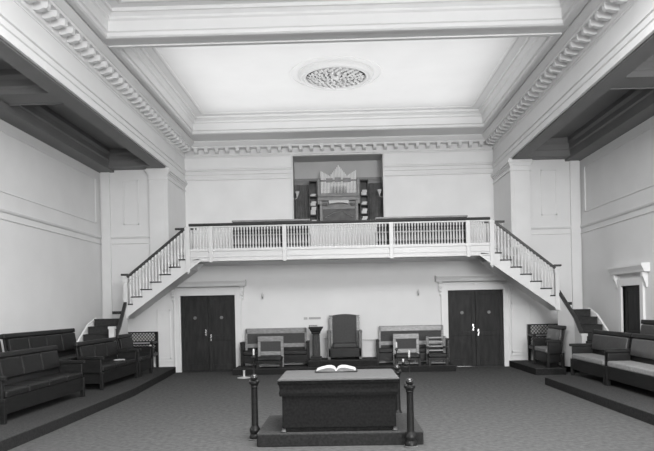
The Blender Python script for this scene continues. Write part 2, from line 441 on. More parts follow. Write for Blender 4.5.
# ================================================================== BALCONY
BF = 3.19                        # balcony floor level
YB = 16.2                        # balcony front
BX = 3.73                        # half width of the front part
root = thing('balcony', 'long white balcony with moulded fascia across the back wall', 'balcony', (XC, YB, ZB))
mb = MB(); mb.box(-BX, BX, .02, 1.8, .03, BF - ZB)
mb.box(-4.70, 4.70, .85, 3.69, .03, BF - ZB)
mb.build('floor_slab', M['stairw'], root)
mb = MB(); mb.box(-BX, BX, -.02, .06, .02, .27); mb.box(-BX, BX, -.05, .04, .25, .29); mb.box(-BX, BX, -.04, .04, .10, .13); mb.box(-BX, BX, -.045, .04, 0, .04)
mb.build('fascia', M['stairw'], root, .006)
B(-4.6, 4.6, .5, 1.79, 0, .03).build('soffit_panel', M['trim'], root)

BALP = [(.022, 0), (.022, .05), (.012, .06), (.018, .09), (.023, .15), (.021, .22), (.013, .36), (.012, .40), (.019, .42), (.012, .44), (.013, .48), (.022, .49), (.022, .56)]
def baluster_mesh(h, fat=1.0):
    m = MB(); k = h / .56
    m.lathe([(r * fat, z * k) for r, z in BALP], n=8)
    return m
root = thing('balcony_railing', 'white balustrade with dark handrail along the front of the balcony', 'railing', (XC, YB, BF))
MB().prism([(-.045, .62), (.045, .62), (.055, .65), (.045, .69), (-.045, .69), (-.055, .65)], 'x', -BX - .02, BX + .02).build('handrail', M['cap'], root)
mb = MB(); mb.box(-BX, BX, -.03, .03, .02, .06); mb.box(-BX, BX, -.035, .035, .585, .62); mb.build('bottom_rail', M['stairw'], root, .004)
posts = (-3.20, -1.36, 1.30, 3.20)
for p in posts:
    mb = MB(); mb.box(p - .05, p + .05, -.055, .055, -.03, .62); mb.box(p - .06, p + .06, -.065, .065, -.03, .06); mb.box(p - .045, p + .045, -.065, -.05, -.28, -.02)
    mb.lathe([(.04, -.03), (.02, 0)], p, -.04, -.26, 8)
    mb.build('post', M['stairw'], root, .004)
b0 = None; x = -BX + .115; cnt = 0
while x < BX - .08:
    if all(abs(x - p) > .075 for p in posts):
        if b0 is None: b0 = baluster_mesh(.53).build('baluster', M['stairw'], root); b = b0
        else: b = b0.copy(); col.objects.link(b); b.parent = root
        b.location = (x, 0, .055); cnt += 1
    x += .0735

# ================================================================== STAIRCASES
RI, GO = .181, .244
step_z = lambda k: BF - .187 - RI * (k - 1)
def staircase(sg):
    side = 'left' if sg < 0 else 'right'
    root = thing('staircase', 'white turning staircase with dark handrail down the %s side of the balcony' % side, 'staircase', (XC + sg * BX, YB, 0))
    X = lambda a, b: sorted((sg * (a), sg * (b)))       # offsets outwards from the balcony end
    W0 = .84                                             # flight width (in y)
    # newel at the balcony corner, with drop
    mb = MB(); a, b = X(.0, .11)
    mb.box(a, b, -.06, .05, 2.68, BF + .62); mb.box(a - .01, b + .01, -.07, .06, BF + .54, BF + .62); mb.lathe([(.02, -.03), (.045, .02)], (a + b) / 2, -.005, 2.66, 8)
    mb.build('newel_post', M['stairw'], root, .005)
    # treads
    ntr = 7; pts_top = []
    for k in range(1, ntr + 1):
        z = step_z(k); o0 = .02 + GO * (k - 1); o1 = o0 + GO + (.03)
        if k == ntr: o1 = 1.66
        a, b = X(o0 - .0, o1)
        mb = MB(); mb.box(a, b, -.035, W0, z - .03, z)
        mb.build('tread', M['tread'], root, .004)
        a, b = X(o0 - .01, o0 + .01)
    mb = MB()
    for k in range(1, ntr + 1):
        z = step_z(k); a, b = X(.0 + GO * (k - 1), .025 + GO * (k - 1)); mb.box(a, b, 0, W0, z, z + RI - .03)
    mb.build('riser', M['stairw'], root)
    # stringers: saw-tooth top and sloping foot
    saw = [(0, step_z(1) - .03)]
    for k in range(1, ntr + 1):
        z = step_z(k) - .03; saw.append((GO * k, z)); saw.append((GO * k, z - RI if k < ntr else z - .14))
    end = GO * ntr
    low = [(end + .02, saw[-1][1]), (end + .02, 1.52), (-.26, 2.97), (-.20, 3.0)]
    poly = [(sg * u, z) for u, z in saw + low]
    mb = MB(); mb.prism(poly, 'y', -.02, .03); mb.prism(poly, 'y', W0 - .05, W0)
    mb.bar((sg * -.29, -.035, 2.985), (sg * end, -.035, 1.54), .03, .05)
    mb.build('stringer', M['stairw'], root)
    mb = MB(); mb.prism([(sg * u, z) for u, z in [(.0, 2.76), (.0, 2.84), (end + .02, 1.61), (end + .02, 1.53)]], 'y', 0, W0); mb.build('soffit', M['stairw'], root)
    # lower newel and the handrail
    nx = 1.63
    mb = MB(); a, b = X(nx - .04, nx + .06); mb.box(a, b, -.05, .06, 1.55, 2.55); mb.box(a - .012, b + .012, -.06, .07, 2.45, 2.55)
    mb.build('newel_post', M['stairw'], root, .005)
    t0 = Vector((sg * .08, 0, 3.80)); t1 = Vector((sg * (nx - .03), 0, 2.58))
    mb = MB(); mb.bar(t0, t1, .085, .065)
    mb.box(*X(nx - .07, nx + .12), -.05, .05, 2.62, 2.67)
    mb.build('handrail', M['cap'], root, .01)
    slope = (t1.z - t0.z) / (abs(t1.x) - abs(t0.x))
    for k in range(1, ntr + 1):
        for j in range(3):
            o = GO * (k - 1) + .06 + GO / 3 * j
            if o > nx - .07 or o < .13: continue
            z = step_z(k); h = t0.z + slope * (o - .08) - .03 - z
            baluster_mesh(h, 1.3).build('baluster', M['stairw'], root).location = (sg * o, 0, z)
    # short rear rail of the balcony behind the flight
    mb = MB(); mb.box(*X(.02, .60), W0 + .02, W0 + .1, BF + .65, BF + .71); mb.build('rear_handrail', M['cap'], root, .008)
    for j in range(6):
        baluster_mesh(.62).build('baluster', M['stairw'], root).location = (sg * (.14 + .08 * j), W0 + .06, BF + .03)
    # landing
    out = HW - BX
    mb = MB(); mb.box(*X(end - .02, 2.0), 0, W0, 1.66, 1.735); mb.build('landing', M['tread'], root)
    # lower flight towards the room
    cx = 1.67 if sg < 0 else 1.70
    low_l = [2.36, 2.43, 2.46, 2.48, 2.50, 2.50, 2.50, 2.50]
    fx = (lambda k: cx) if sg < 0 else (lambda k: cx + min(.22, .10 * k))
    mb = MB()
    for k in range(1, 9):
        z = 1.735 - RI * k; a, b = X(fx(k), low_l[k - 1])
        mb.box(a, b, -.232 * k, -.232 * (k - 1) + .001, (.162 if sg < 0 else 0) if k > 3 else z - .3, z)
        mb.box(a, b, -.232 * k - .02, -.232 * (k - 1), z - .03, z)
    mb.build('carpeted_steps', M['tread'], root)
    # closed inner curb with dark capping
    q0 = Vector((sg * (cx - .02), .05, 0)); q1 = Vector((sg * (fx(4) - .03 if sg > 0 else cx - .03), -.52, 0)); q2 = Vector((q1.x, -.95, 0))
    mb = MB()
    def wallseg(p, q, zp, zq):
        d = (q - p).normalized(); nrm = Vector((-d.y, d.x, 0)) * .025
        vs_ = []
        for P_, z in ((p, zp), (q, zq)):
            for s_ in (1, -1):
                for zz in (0.17, z): vs_.append(mb.bm.verts.new((P_.x + nrm.x * s_, P_.y + nrm.y * s_, zz)))
        for f in ((0, 1, 3, 2), (4, 6, 7, 5), (0, 4, 5, 1), (2, 3, 7, 6), (0, 2, 6, 4), (1, 5, 7, 3)):
            mb.bm.faces.new([vs_[i] for i in f])
    wallseg(q0, q1, 2.00, 1.36); wallseg(q1, q2, 1.36, 1.0)
    mb.build('curb', M['stairw'], root)
    mb = MB()
    mb.bar(q0 + Vector((0, 0, 2.03)), q1 + Vector((0, 0, 1.37)), .085, .06); mb.bar(q1 + Vector((0, 0, 1.37)), q2 + Vector((0, 0, .98)), .085, .06)
    mb.build('curb_capping', M['cap'], root, .01)
    zt = 1.38 if sg < 0 else 1.0
    mb = MB(); mb.box(q2.x - .06, q2.x + .06, q2.y - .14, q2.y - .02, .17, zt); mb.box(q2.x - .075, q2.x + .075, q2.y - .155, q2.y - .005, zt - .06, zt); mb.build('bottom_newel', M['stairw'], root, .006)
    # curved outer stringer
    mb = MB()
    pts = [(2.41, -.02, 1.58), (2.49, -.30, 1.44), (2.53, -.80, 1.08), (2.55, -1.3, .70), (2.55, -1.86, .32)]
    for p, q in zip(pts, pts[1:]): wallseg(Vector((sg * p[0], p[1], 0)), Vector((sg * q[0], q[1], 0)), p[2], q[2])
    mb.build('curved_stringer', M['sidewall'], root)
    return root
staircase(-1); staircase(1)

# ================================================================== PLATFORMS
def platform(name, label, pts, h, z0=0.0, edge=.02):
    root = thing(name, label, 'platform', (0, 0, 0))
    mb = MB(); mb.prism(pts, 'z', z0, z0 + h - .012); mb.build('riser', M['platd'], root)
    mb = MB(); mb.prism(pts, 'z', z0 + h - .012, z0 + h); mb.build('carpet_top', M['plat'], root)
    return root
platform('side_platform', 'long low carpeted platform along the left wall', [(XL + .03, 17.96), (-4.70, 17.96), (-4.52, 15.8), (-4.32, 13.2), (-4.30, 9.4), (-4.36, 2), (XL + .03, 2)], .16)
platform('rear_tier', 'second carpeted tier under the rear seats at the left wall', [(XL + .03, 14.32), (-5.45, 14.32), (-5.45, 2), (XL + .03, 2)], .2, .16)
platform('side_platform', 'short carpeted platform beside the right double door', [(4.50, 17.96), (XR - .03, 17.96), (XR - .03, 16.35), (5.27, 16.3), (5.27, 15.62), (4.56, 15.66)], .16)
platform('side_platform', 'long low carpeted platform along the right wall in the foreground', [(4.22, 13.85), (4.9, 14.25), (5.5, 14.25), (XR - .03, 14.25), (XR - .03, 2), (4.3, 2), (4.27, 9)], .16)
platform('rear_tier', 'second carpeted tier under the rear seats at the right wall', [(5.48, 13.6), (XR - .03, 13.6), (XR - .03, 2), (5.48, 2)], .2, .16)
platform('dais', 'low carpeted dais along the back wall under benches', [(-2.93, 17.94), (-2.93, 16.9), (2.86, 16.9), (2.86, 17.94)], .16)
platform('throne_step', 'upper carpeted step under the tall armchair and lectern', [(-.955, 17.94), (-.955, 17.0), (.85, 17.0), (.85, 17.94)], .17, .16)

# ================================================================== SEATS (local: facing -y, back at +y)
def settee(name, label, w, nc, back_mat, seat_mat, loc, rz, group=None, h=.98, depth=.56, cat='bench', cap=False):
    """dark framed settee with padded back panels and seat cushions"""
    root = thing(name, label, cat, loc, rz, group)
    hw = w / 2; f = -depth / 2; bk = depth / 2
    T = Matrix.Translation((0, bk - .12, .42)) @ Matrix.Rotation(math.radians(-9), 4, 'X')
    L = h - .42
    mb = MB(); mb.box(-hw + .05, hw - .05, .02, .06, -.05, L - .04, T); mb.build('back_frame', M['wood'], root, .006)
    mb = MB(); mb.box(-hw, hw, -.02, .075, L - .09, L, T); mb.build('top_rail', M['wood'], root, .02)
    cw = (w - .16) / nc
    for k in range(nc):
        a = -hw + .08 + k * cw
        m = MB(); m.box(a + .01, a + cw - .01, -.045, .03, .14, L - .1, T)
        m.build('back_pad', back_mat, root, .025, seg=3)
        m = MB(); m.box(a + .006, a + cw - .006, f + .005, bk - .1, .36, .47)
        m.build('seat_cushion', seat_mat, root, .03, seg=3)
    mb = MB(); mb.box(-hw + .05, hw - .05, f + .02, bk - .1, .13, .36); mb.build('seat_frame', M['wood'], root, .006)
    for s in (-1, 1):
        a, b = sorted((s * (hw - .075), s * hw))
        mb = MB(); mb.box(a, b, f - .02, bk - .04, .62, .68); mb.box(a + .012, b - .012, f + .03, bk - .1, .34, .62)
        am = mb.build('armrest', M['wood'], root, .012)
        if cap and s > 0:
            MB().lathe([(.03, 0), (.034, .015), (.02, .035)], (a + b) / 2, f + .04, .68, 12).build('arm_stud', M['plate'], am)
    for s in (-1, 1):
        for y0 in (f, bk - .09):
            a, b = sorted((s * (hw - .075), s * (hw - .005)))
            mb = MB(); mb.prism([(a, 0.0), (b, 0.0), (b, .36), (a, .36)], 'y', y0, y0 + .07); mb.build('leg', M['wood'], root, .006)
    return root
L90, R90 = PI / 2, -PI / 2
GL = 'dark leather benches along the left wall'
BKX = -5.14   # bench centre line in x
settee('bench', 'front row dark leather bench nearest the camera on the left platform', 2.9, 4, M['leather'], M['leather'], (BKX, 10.6, .16), L90, GL)
settee('bench', 'front row dark leather bench in the middle of the left platform with folded paper', 2.25, 3, M['leather'], M['leather'], (BKX, 14.05, .16), L90, GL, cap=False)
settee('bench', 'small dark leather seat on the left platform just before the lattice backed bench', 1.0, 1, M['leather'], M['leather'], (BKX, 15.82, .16), L90, GL, h=1.02, cap=True)
settee('bench', 'long rear row dark bench against the left wall', 3.0, 4, M['leather'], M['leather'], (-5.74, 12.8, .36), L90, GL, h=1.03)
settee('bench', 'rear row dark bench against the left wall, nearest the left edge of the photo', 3.0, 4, M['leather'], M['leather'], (-5.74, 9.7, .36), L90, GL, h=1.03)
tag(MB().box(-.12, .12, -.05, .05, 0, .012, Matrix.Rotation(.3, 4, 'Z')).box(-.09, .1, -.045, .04, .012, .02, Matrix.Rotation(.1, 4, 'Z')).build('folded_paper', M['paper']), 'small folded white paper lying on the left middle bench seat', 'paper').location = (-5.10, 14.6, .632)
GR = 'leather benches with pale cushions along the right wall'
settee('bench', 'bench with pale cushions and worn leather back beside the foot of the right stairs', 1.85, 1, M['leatherg'], M['cushion'], (5.14, 13.22, .16), R90, GR)
settee('bench', 'front row bench with pale cushion at the right edge of the photo', 2.3, 2, M['leatherg'], M['cushion'], (5.14, 11.12, .16), R90, GR)
settee('bench', 'rear row leather bench high against the right wall by the door', 3.2, 3, M['leatherg'], M['leather'], (5.80, 11.75, .36), R90, GR, h=1.0)
settee('bench', 'small leather backed bench on the short platform in front of the right staircase', 1.15, 1, M['leatherg'], M['cushion'], (5.05, 16.22, .16), R90, GR, h=1.02, depth=.44)

def lattice_bench(loc, label, seat):
    root = thing('lattice_bench', label, 'bench', loc, 0, 'lattice backed corner benches')
    hw = .62
    def lat(x0, x1, z0, z1, y, name, par):
        mb = MB(); t = .012
        mb.box(x0, x1, y - .02, y + .02, z0, z0 + .03); mb.box(x0, x1, y - .02, y + .02, z1 - .03, z1)
        mb.box(x0, x0 + .03, y - .02, y + .02, z0, z1); mb.box(x1 - .03, x1, y - .02, y + .02, z0, z1)
        H = z1 - z0; n = max(1, int((x1 - x0) / .085)); st = (x1 - x0) / n
        for i in range(n + 1):
            for s in (-1, 1):
                rows = max(1, round(H / .085)); 
                for r in range(rows):
                    if i == n: continue
                    xa = x0 + i * st; za = z0 + r * H / rows
                    p, q = ((xa, y, za), (xa + st, y, za + H / rows)) if s > 0 else ((xa + st, y, za), (xa, y, za + H / rows))
                    mb.bar(p, q, t * 1.6, t)
        return mb.build(name, M['wood'], par)
    lat(-hw + .05, hw - .05, .70, .99, .24, 'lattice_back', root)
    lat(-hw + .05, hw - .05, .44, .66, .24, 'lattice_back', root)
    mb = MB(); mb.box(-hw, hw, -.26, .26, .34, .42); mb.build('seat_frame', M['wood'], root, .006)
    mb = MB(); mb.box(-hw + .06, hw - .06, -.27, .2, .42, .53); mb.build('seat_cushion', seat, root, .03, seg=3)
    for s in (-1, 1):
        a, b = sorted((s * (hw - .06), s * hw))
        mb = MB(); mb.box(a, b, -.28, -.22, 0, .70); mb.box(a, b, .20, .27, 0, .99); mb.build('end_post', M['wood'], root, .005)
        mb = MB(); mb.box(a - .01, b + .01, -.3, .22, .68, .73); mb.build('armrest', M['wood'], root, .012)
    mb = MB(); mb.box(-hw + .03, hw - .03, -.24, -.21, .1, .34); mb.build('front_apron', M['wood'], root)
    return root
lattice_bench((-5.77, 17.62, .16), 'dark lattice backed bench in the corner left of the left double door', M['leather'])
lattice_bench((5.62, 17.62, .16), 'lattice backed bench with pale cushion right of the right double door', M['cushion'])

def hall_bench(loc, w, label):
    root = thing('hall_bench', label, 'bench', loc, 0, 'broad railed benches on the dais')
    hw = w / 2
    mb = MB(); mb.box(-hw + .08, hw - .08, .12, .18, .865, 1.02); mb.build('top_rail', M['palewood'], root, .02)
    mb = MB(); mb.box(-hw + .12, hw - .12, .135, .17, .60, .865); mb.build('back_panel', M['velvet'], root)
    mb = MB(); mb.box(-hw + .12, hw - .12, .12, .17, .49, .60); mb.build('middle_rail', M['palewood'], root, .01)
    mb = MB(); mb.box(-hw + .05, hw - .05, -.28, .12, .30, .42); mb.build('seat_cushion', M['leather'], root, .03, seg=3)
    mb = MB(); mb.box(-hw + .05, hw - .05, -.26, .14, .10, .30); mb.build('seat_frame', M['wood'], root, .005)
    mb = MB(); mb.box(-hw + .05, hw - .05, .13, .16, .24, .49); mb.build('back_lower_panel', M['wood'], root)
    for s in (-1, 1):
        a, b = sorted((s * (hw - .06), s * (hw)))
        mb = MB(); mb.box(a, b, -.30, -.23, 0, .64); mb.box(a, b, .08, .12, 0, .64); mb.box(a - .01, b + .01, -.32, .12, .62, .67)
        mb.build('arm_frame', M['wood'], root, .008)
        a, b = sorted((s * (hw - .13), s * (hw - .07)))
        B(a, b, .12, .18, .42, 1.0).build('back_post', M['palewood'], root, .006)
        a, b = sorted((s * (hw - .05), s * (hw - .01)))
        B(a, b, -.23, .08, .1, .62).build('arm_panel', M['wood'], root)
    return root
hall_bench((-1.89, 17.74, .16), 1.84, 'broad railed bench on the dais left of the lectern')
hall_bench((1.82, 17.74, .16), 1.92, 'broad railed bench on the dais right of the tall armchair')

def officer_chair(loc, label, slats=False):
    root = thing('chair', label, 'chair', loc, 0, 'low backed chairs before the dais benches')
    hw = .345 if not slats else .26
    pm = M['palewood']
    if slats:
        for z in (.70, .585, .47, .36): B(-hw + .04, hw - .04, .165, .195, z - .022, z + .022).build('back_slat', M['palewood'], root, .006)
    else:
        mb = MB(); mb.box(-hw, hw, .15, .21, .68, .82); mb.build('top_rail', pm, root, .015)
        mb = MB(); mb.box(-hw + .08, hw - .08, .165, .195, .42, .68); mb.build('back_panel', M['velvet'], root)
        mb = MB(); mb.box(-hw + .08, hw - .08, .155, .2, .31, .42); mb.build('lower_rail', pm, root, .01)
    mb = MB(); mb.box(-hw + .02, hw - .02, -.26, .15, .20, .30); mb.build('seat', M['leather'], root, .03, seg=3)
    B(-hw + .03, hw - .03, -.24, .15, .14, .20).build('seat_frame', M['wood'], root)
    B(-hw + .06, hw - .06, -.25, -.23, .05, .085).build('stretcher', M['midwood'], root)
    for s in (-1, 1):
        a, b = sorted((s * (hw - .075), s * hw))
        B(a, b, .15, .205, 0, .68 if not slats else .74).build('leg', pm if not slats else M['midwood'], root, .006)
        B(a, b, -.27, -.21, 0, .2).build('leg', M['wood'], root, .006)
        if slats: B(a, b, -.28, .15, .44, .475).build('armrest', M['wood'], root, .006)
    return root
officer_chair((-1.98, 17.17, .16), 'low backed chair with pale top rail before the left dais bench')
officer_chair((1.63, 17.17, .16), 'low backed chair with pale top rail before the right dais bench')
officer_chair((2.42, 17.17, .16), 'chair with four pale back slats beside the right double door', True)

# throne
root = thing('armchair', 'tall upholstered ceremonial armchair with wooden posts at the centre of the dais', 'armchair', (.0, 17.55, .33))
mb = MB(); n = 12; w2 = .33
pts = [(-w2, .30), (w2, .30)] + [(w2 - 2 * w2 * i / n, 1.17 + .03 * math.sin(PI * i / n)) for i in range(n + 1)]
mb.prism(pts, 'y', .14, .24); mb.build('backrest', M['velvet'], root, .02)
mb = MB(); mb.box(-w2 + .01, w2 - .01, -.26, .16, .30, .43); mb.build('seat_cushion', M['velvet'], root, .04, seg=3)
mb = MB(); mb.box(-.44, .44, -.28, .24, .06, .30); mb.build('seat_box', M['wood'], root, .01)
for s in (-1, 1):
    mb = MB(); a, b = sorted((s * .335, s * .40)); mb.box(a - .01, b + .01, .15, .23, .3, 1.08); mb.box(a - .02, b + .02, .14, .24, 1.08, 1.11); mb.box(a - .02, b + .02, .14, .24, 1.14, 1.17); mb.box(a, b, .15, .23, 1.10, 1.15)
    mb.build('back_post', M['palewood'], root, .008)
    a, b = sorted((s * .36, s * .47))
    mb = MB(); mb.box(a, b, -.30, .2, .70, .77); mb.build('armrest', M['midwood'], root, .015)
    mb = MB(); a, b = sorted((s * .375, s * .46)); mb.box(a, b, -.28, -.20, .0, .70); mb.box(a, b, -.2, .2, .2, .70); mb.build('arm_panel', M['midwood'], root, .01)
    B(a, b, .15, .23, 0, .3).build('leg', M['wood'], root)

# lectern column with a small book
root = thing('lectern', 'small dark column lectern with square capital left of the tall armchair', 'lectern', (-.765, 17.4, .33))
mb = MB(); mb.box(-.17, .17, -.15, .15, 0, .045); mb.box(-.14, .14, -.13, .13, .045, .09); mb.build('base', M['wood'], root, .006)
mb = MB(); mb.lathe([(.12, .09), (.105, .11), (.11, .13), (.098, .15), (.085, .66), (.095, .67), (.095, .69)], n=20); 
for k in range(12): mb.tube([(.098 * math.cos(k * PI / 6), .098 * math.sin(k * PI / 6), .15), (.087 * math.cos(k * PI / 6), .087 * math.sin(k * PI / 6), .66)], .012, 6)
mb.build('shaft', M['velvet'], root, smooth=True)
mb = MB(); mb.lathe([(.10, .69), (.12, .71), (.12, .74), (.155, .79), (.155, .81), (.19, .84), (.19, .88)], square=True); mb.build('capital', M['wood'], root)
root = thing('small_book', 'small dark closed book lying on the column lectern', 'book', (-.82, 17.4, 1.21))
B(-.12, .1, -.1, .08, 0, .008).box(-.12, .1, -.1, .08, .036, .044).box(-.125, -.115, -.1, .08, 0, .044).build('cover', M['wood'], root)
B(-.113, .092, -.092, .072, .008, .036).build('pages', M['paper'], root)

# ================================================================== ALTAR
pl = thing('altar_platform', 'low carpeted platform under the altar in the foreground', 'platform', (-.09, 8.87, 0))
MB().prism([(-1.04, -.72), (-1.02, -.74), (1.03, -.74), (1.05, -.72), (1.05, .66), (1.03, .68), (-1.02, .68), (-1.04, .66)], 'z', 0, .15).build('riser', M['platd'], pl, .01)
MB().prism([(-1.04, -.72), (-1.02, -.74), (1.03, -.74), (1.05, -.72), (1.05, .66), (1.03, .68), (-1.02, .68), (-1.04, .66)], 'z', .15, .163).build('carpet_top', M['plat'], pl)
at = thing('altar', 'large dark draped box altar in the foreground of the hall', 'altar', (-.09, 8.72, .163))
mb = MB(); mb.box(-.72, .72, -.50, .42, .05, .60); mb.box(-.70, .70, -.48, .40, .0, .05); mb.build('body', M['altar'], at, .01)
mb = MB(); mb.sweep([(-.735, -.515), (-.735, .435), (.735, .435), (.735, -.515)][::-1], [(0, .46), (.012, .46), (.02, .50), (.012, .54), (.012, .56), (.02, .60), (.035, .625), (.035, .65), (0, .65)], closed=True)
mb.build('cornice', M['altar'], at)
mb = MB(); mb.box(-.735, .735, -.515, .435, .46, .655); mb.build('frieze', M['altar'], at)
mb = MB(); mb.prism([(-.765, .655), (.765, .655), (.765, .672), (.735, .688), (-.735, .688), (-.765, .672)], 'y', -.57, .49); mb.build('top', M['altartop'], at, .008)
for sx in (-1, 1):
    for sy in (-.5, .42):
        MB().lathe([(.022, 0), (.032, .015), (.022, .035), (.025, .045)], sx * .705, sy, 0, 12).build('foot', M['midwood'], at, smooth=True)
# open book
bk = thing('open_book', 'large open white paged book lying on the altar', 'book', (-.125, 9.0, .853))
for s in (-1, 1):
    prof = [(0, .012), (.03, .045), (.07, .060), (.13, .058), (.20, .042), (.265, .022), (.27, .014), (0, .008)]
    mb = MB(); mb.prism([(s * x_, z) for x_, z in prof], 'y', -.17, .17); mb.build('page_block', M['pageside'], bk)
    up = [(x_, z) for x_, z in prof[:-1]]; lo = [(x_, z + .009) for x_, z in up[::-1]]
    MB().prism([(s * x_, z) for x_, z in up + lo], 'y', -.172, .172).build('open_page', M['paper'], bk)
MB().prism([(-.29, .006), (0, .0), (.29, .006), (.29, .014), (0, .008), (-.29, .014)], 'y', -.185, .185).build('cover', M['leather'], bk)

def candle_pillar(loc, hgt, label, arm=False, ch=.085):
    root = thing('candle_pillar', label, 'candle stand', loc, 0, 'black candle pillars round the altar')
    B(-.079, .079, -.079, .079, 0, .018).build('base_plate', M['midwood'], root, .004)
    mb = MB(); mb.lathe([(.078, .018), (.078, .05), (.066, .065), (.06, .08), (.072, .11), (.072, .14), (.054, .17), (.046, .19)], n=20); mb.build('base', M['wood'], root, smooth=True)
    k = hgt - .13
    mb = MB(); mb.lathe([(.046, .19), (.041, k - .06), (.043, k - .05)], n=20); mb.build('shaft', M['wood'], root, smooth=True)
    mb = MB(); mb.lathe([(.043, k - .05), (.055, k - .04), (.047, k - .025), (.052, k - .01), (.07, k + .01), (.07, k + .035), (.05, k + .045)], n=20)
    for q in range(4): mb.lathe([(.008, 0), (.022, .015), (.015, .035), (.004, .042)], .062 * math.cos(q * PI / 2 + .78), .062 * math.sin(q * PI / 2 + .78), k + .015, 8)
    mb.build('capital', M['wood'], root, smooth=True)
    mb = MB(); mb.lathe([(.015, k + .045)] + [(.046 * math.sin(t * PI / 10) + .003, k + .086 - .045 * math.cos(t * PI / 10)) for t in range(1, 10)] + [(.008, k + .131)], n=20)
    mb.build('globe', M['globe'], root, smooth=True)
    z = k + .128
    mb = MB(); mb.lathe([(.012, 0), (.006, .02), (.006, .20), (.017, .215), (.026, .222), (.019, .24), (.014, .255)], 0, 0, z, 12)
    if arm:
        mb.tube([(0, 0, z + .15), (-.035, 0, z + .13), (-.07, 0, z + .14), (-.075, 0, z + .17)], .008, 8); mb.lathe([(.012, 0), (.024, .02), (.018, .035)], -.075, 0, z + .165, 10)
    mb.build('candle_holder', M['wood'], root, smooth=True)
    MB().lathe([(.0125, 0), (.0125, ch), (.008, ch + .008)], 0, 0, z + .245, 12).build('candle', M['wax'], root, smooth=True)
    if arm: MB().lathe([(.012, 0), (.012, .035), (.008, .04)], -.075, 0, z + .195, 10).build('candle', M['wax'], root, smooth=True)
    return root
candle_pillar((-1.215, 8.62, 0), .87, 'black candle pillar standing left of the altar')
candle_pillar((.79, 8.03, 0), .85, 'black candle pillar at the front right corner of the altar platform', True, .085)
candle_pillar((.77, 9.72, 0), .86, 'black candle pillar behind the altar on its right', False, .085)

# white stand on the floor
root = thing('floor_stand', 'low white round base with short post on the floor left of the dais', 'stand', (-2.54, 16.25, 0))
MB().lathe([(.17, 0), (.17, .012), (.06, .03), (.03, .035)], n=28).build('base', M['plate'], root, smooth=True)
MB().lathe([(.028, .03), (.026, .17), (.03, .175), (.03, .19)], n=16).build('post', M['plate'], root, smooth=True)

# wall sconces and sign under the balcony
for x, lab in ((-2.25, 'left'), (2.05, 'right')):
    root = thing('wall_sconce', 'small candle sconce on the wall beside the %s double door' % lab, 'wall lamp', (x, 17.99, 2.06), 0, 'wall sconces under the balcony')
    B(-.035, .035, -.012, .009, -.08, .06).build('backplate', M['greywall'], root, .005)
    MB().tube([(0, -.01, -.03), (0, -.06, -.05), (0, -.09, -.02), (0, -.09, .01)], .009, 8).build('arm', M['midwood'], root)
    MB().lathe([(.015, 0), (.03, .01), (.03, .02)], 0, -.09, .0, 12).lathe([(.012, .02), (.012, .09), (.005, .11)], 0, -.09, 0, 12).build('candle_lamp', M['shade'], root)
root = thing('wall_sign', 'faint grey notice plate on the wall left of the tall armchair', 'sign', (-.82, 17.99, 1.43))
B(-.16, .17, -.008, .009, -.03, .03).build('plate', mat('sign_grey', .36, .6, .05, 20), root)
B(-.30, -.20, -.008, .009, -.035, .03).build('switch_plate', mat('switch_grey', .42, .6, .05, 20), root)

# rope rail on the wall behind the dais
tag(MB().tube([(-.58, 17.93, .86), (.6, 17.93, .80), (.95, 17.93, .80)], .006, 6).build('wall_cable', M['midwood']), 'thin dark cable running along the wall behind the tall armchair', 'cable')

# ================================================================== BALCONY BENCHES
def balcony_bench(x0, x1, label):
    root = thing('balcony_bench', label, 'bench', ((x0 + x1) / 2, 16.55, BF), 0, 'dark slatted benches on the balcony')
    hw = (x1 - x0) / 2
    B(-hw, hw, 0, .04, .10, .76).build('back_panel', M['velvet'], root)
    B(-hw - .02, hw + .02, -.02, .06, .755, .80).build('top_rail', M['organ'], root, .01)
    B(-hw, hw, -.015, 0, .40, .435).build('middle_rail', M['palewood'], root)
    B(-hw, hw, -.012, 0, .20, .225).build('lower_rail', M['organ'], root)
    B(-hw, hw, .04, .45, .38, .44).build('seat', M['leather'], root)
    for s in (-1, 1):
        a, b = sorted((s * (hw - .06), s * hw)); B(a, b, 0, .45, 0, .38).build('leg', M['wood'], root)
balcony_bench(-2.80, -.84, 'dark bench behind the balcony railing left of the organ')
balcony_bench(.86, 3.16, 'dark bench behind the balcony railing right of the organ')

# ================================================================== ORGAN
OX = -.095
org = thing('pipe_organ', 'pipe organ with pointed rank of pale pipes in the niche above the balcony', 'organ', (OX, 20.35, BF))
mb = MB(); mb.box(-.60, .60, .0, .42, 0, 1.85); mb.box(-.60, -.52, -.06, -.001, 0, 1.90); mb.box(.52, .60, -.06, -.001, 0, 1.90)
mb.build('case', M['organ'], org, .01)
mb = MB(); mb.box(-.64, .64, -.10, .06, 1.98, 2.04); mb.box(-.62, .62, -.06, .05, 1.86, 1.98); mb.box(-.58, .58, -.05, .05, 2.04, 2.09); mb.build('shelf_rail', M['organ'], org, .01)
mb = MB(); mb.box(-.50, .50, -.02, -.002, .1, 1.62); mb.build('front_panel', M['organd'], org)
mb = MB(); mb.box(-.5, .5, -.035, -.021, 1.60, 1.64)
mb.build('panel_moulding', M['organ'], org)
arch_ = [(-.44 + .88 * i / 14, 1.33 + .17 * math.sin(PI * i / 14)) for i in range(15)]
MB().tube([(x_, -.035, z_) for x_, z_ in arch_], .014, 8).build('arched_moulding', M['organ'], org)
mb = MB(); pts = [(-.30 + .6 * i / 10, 1.74 + .035 * math.sin(PI * i / 10)) for i in range(11)] + [(.31, 1.84), (-.31, 1.84)]
mb.prism(pts, 'y', -.2, -.06); mb.build('music_desk', M['shade'], org)
for s in (-1, 1): B(*sorted((s * .50, s * .36)), -.10, -.021, 1.70, 1.78).build('stop_jamb', M['organd'], org)
NP = 25
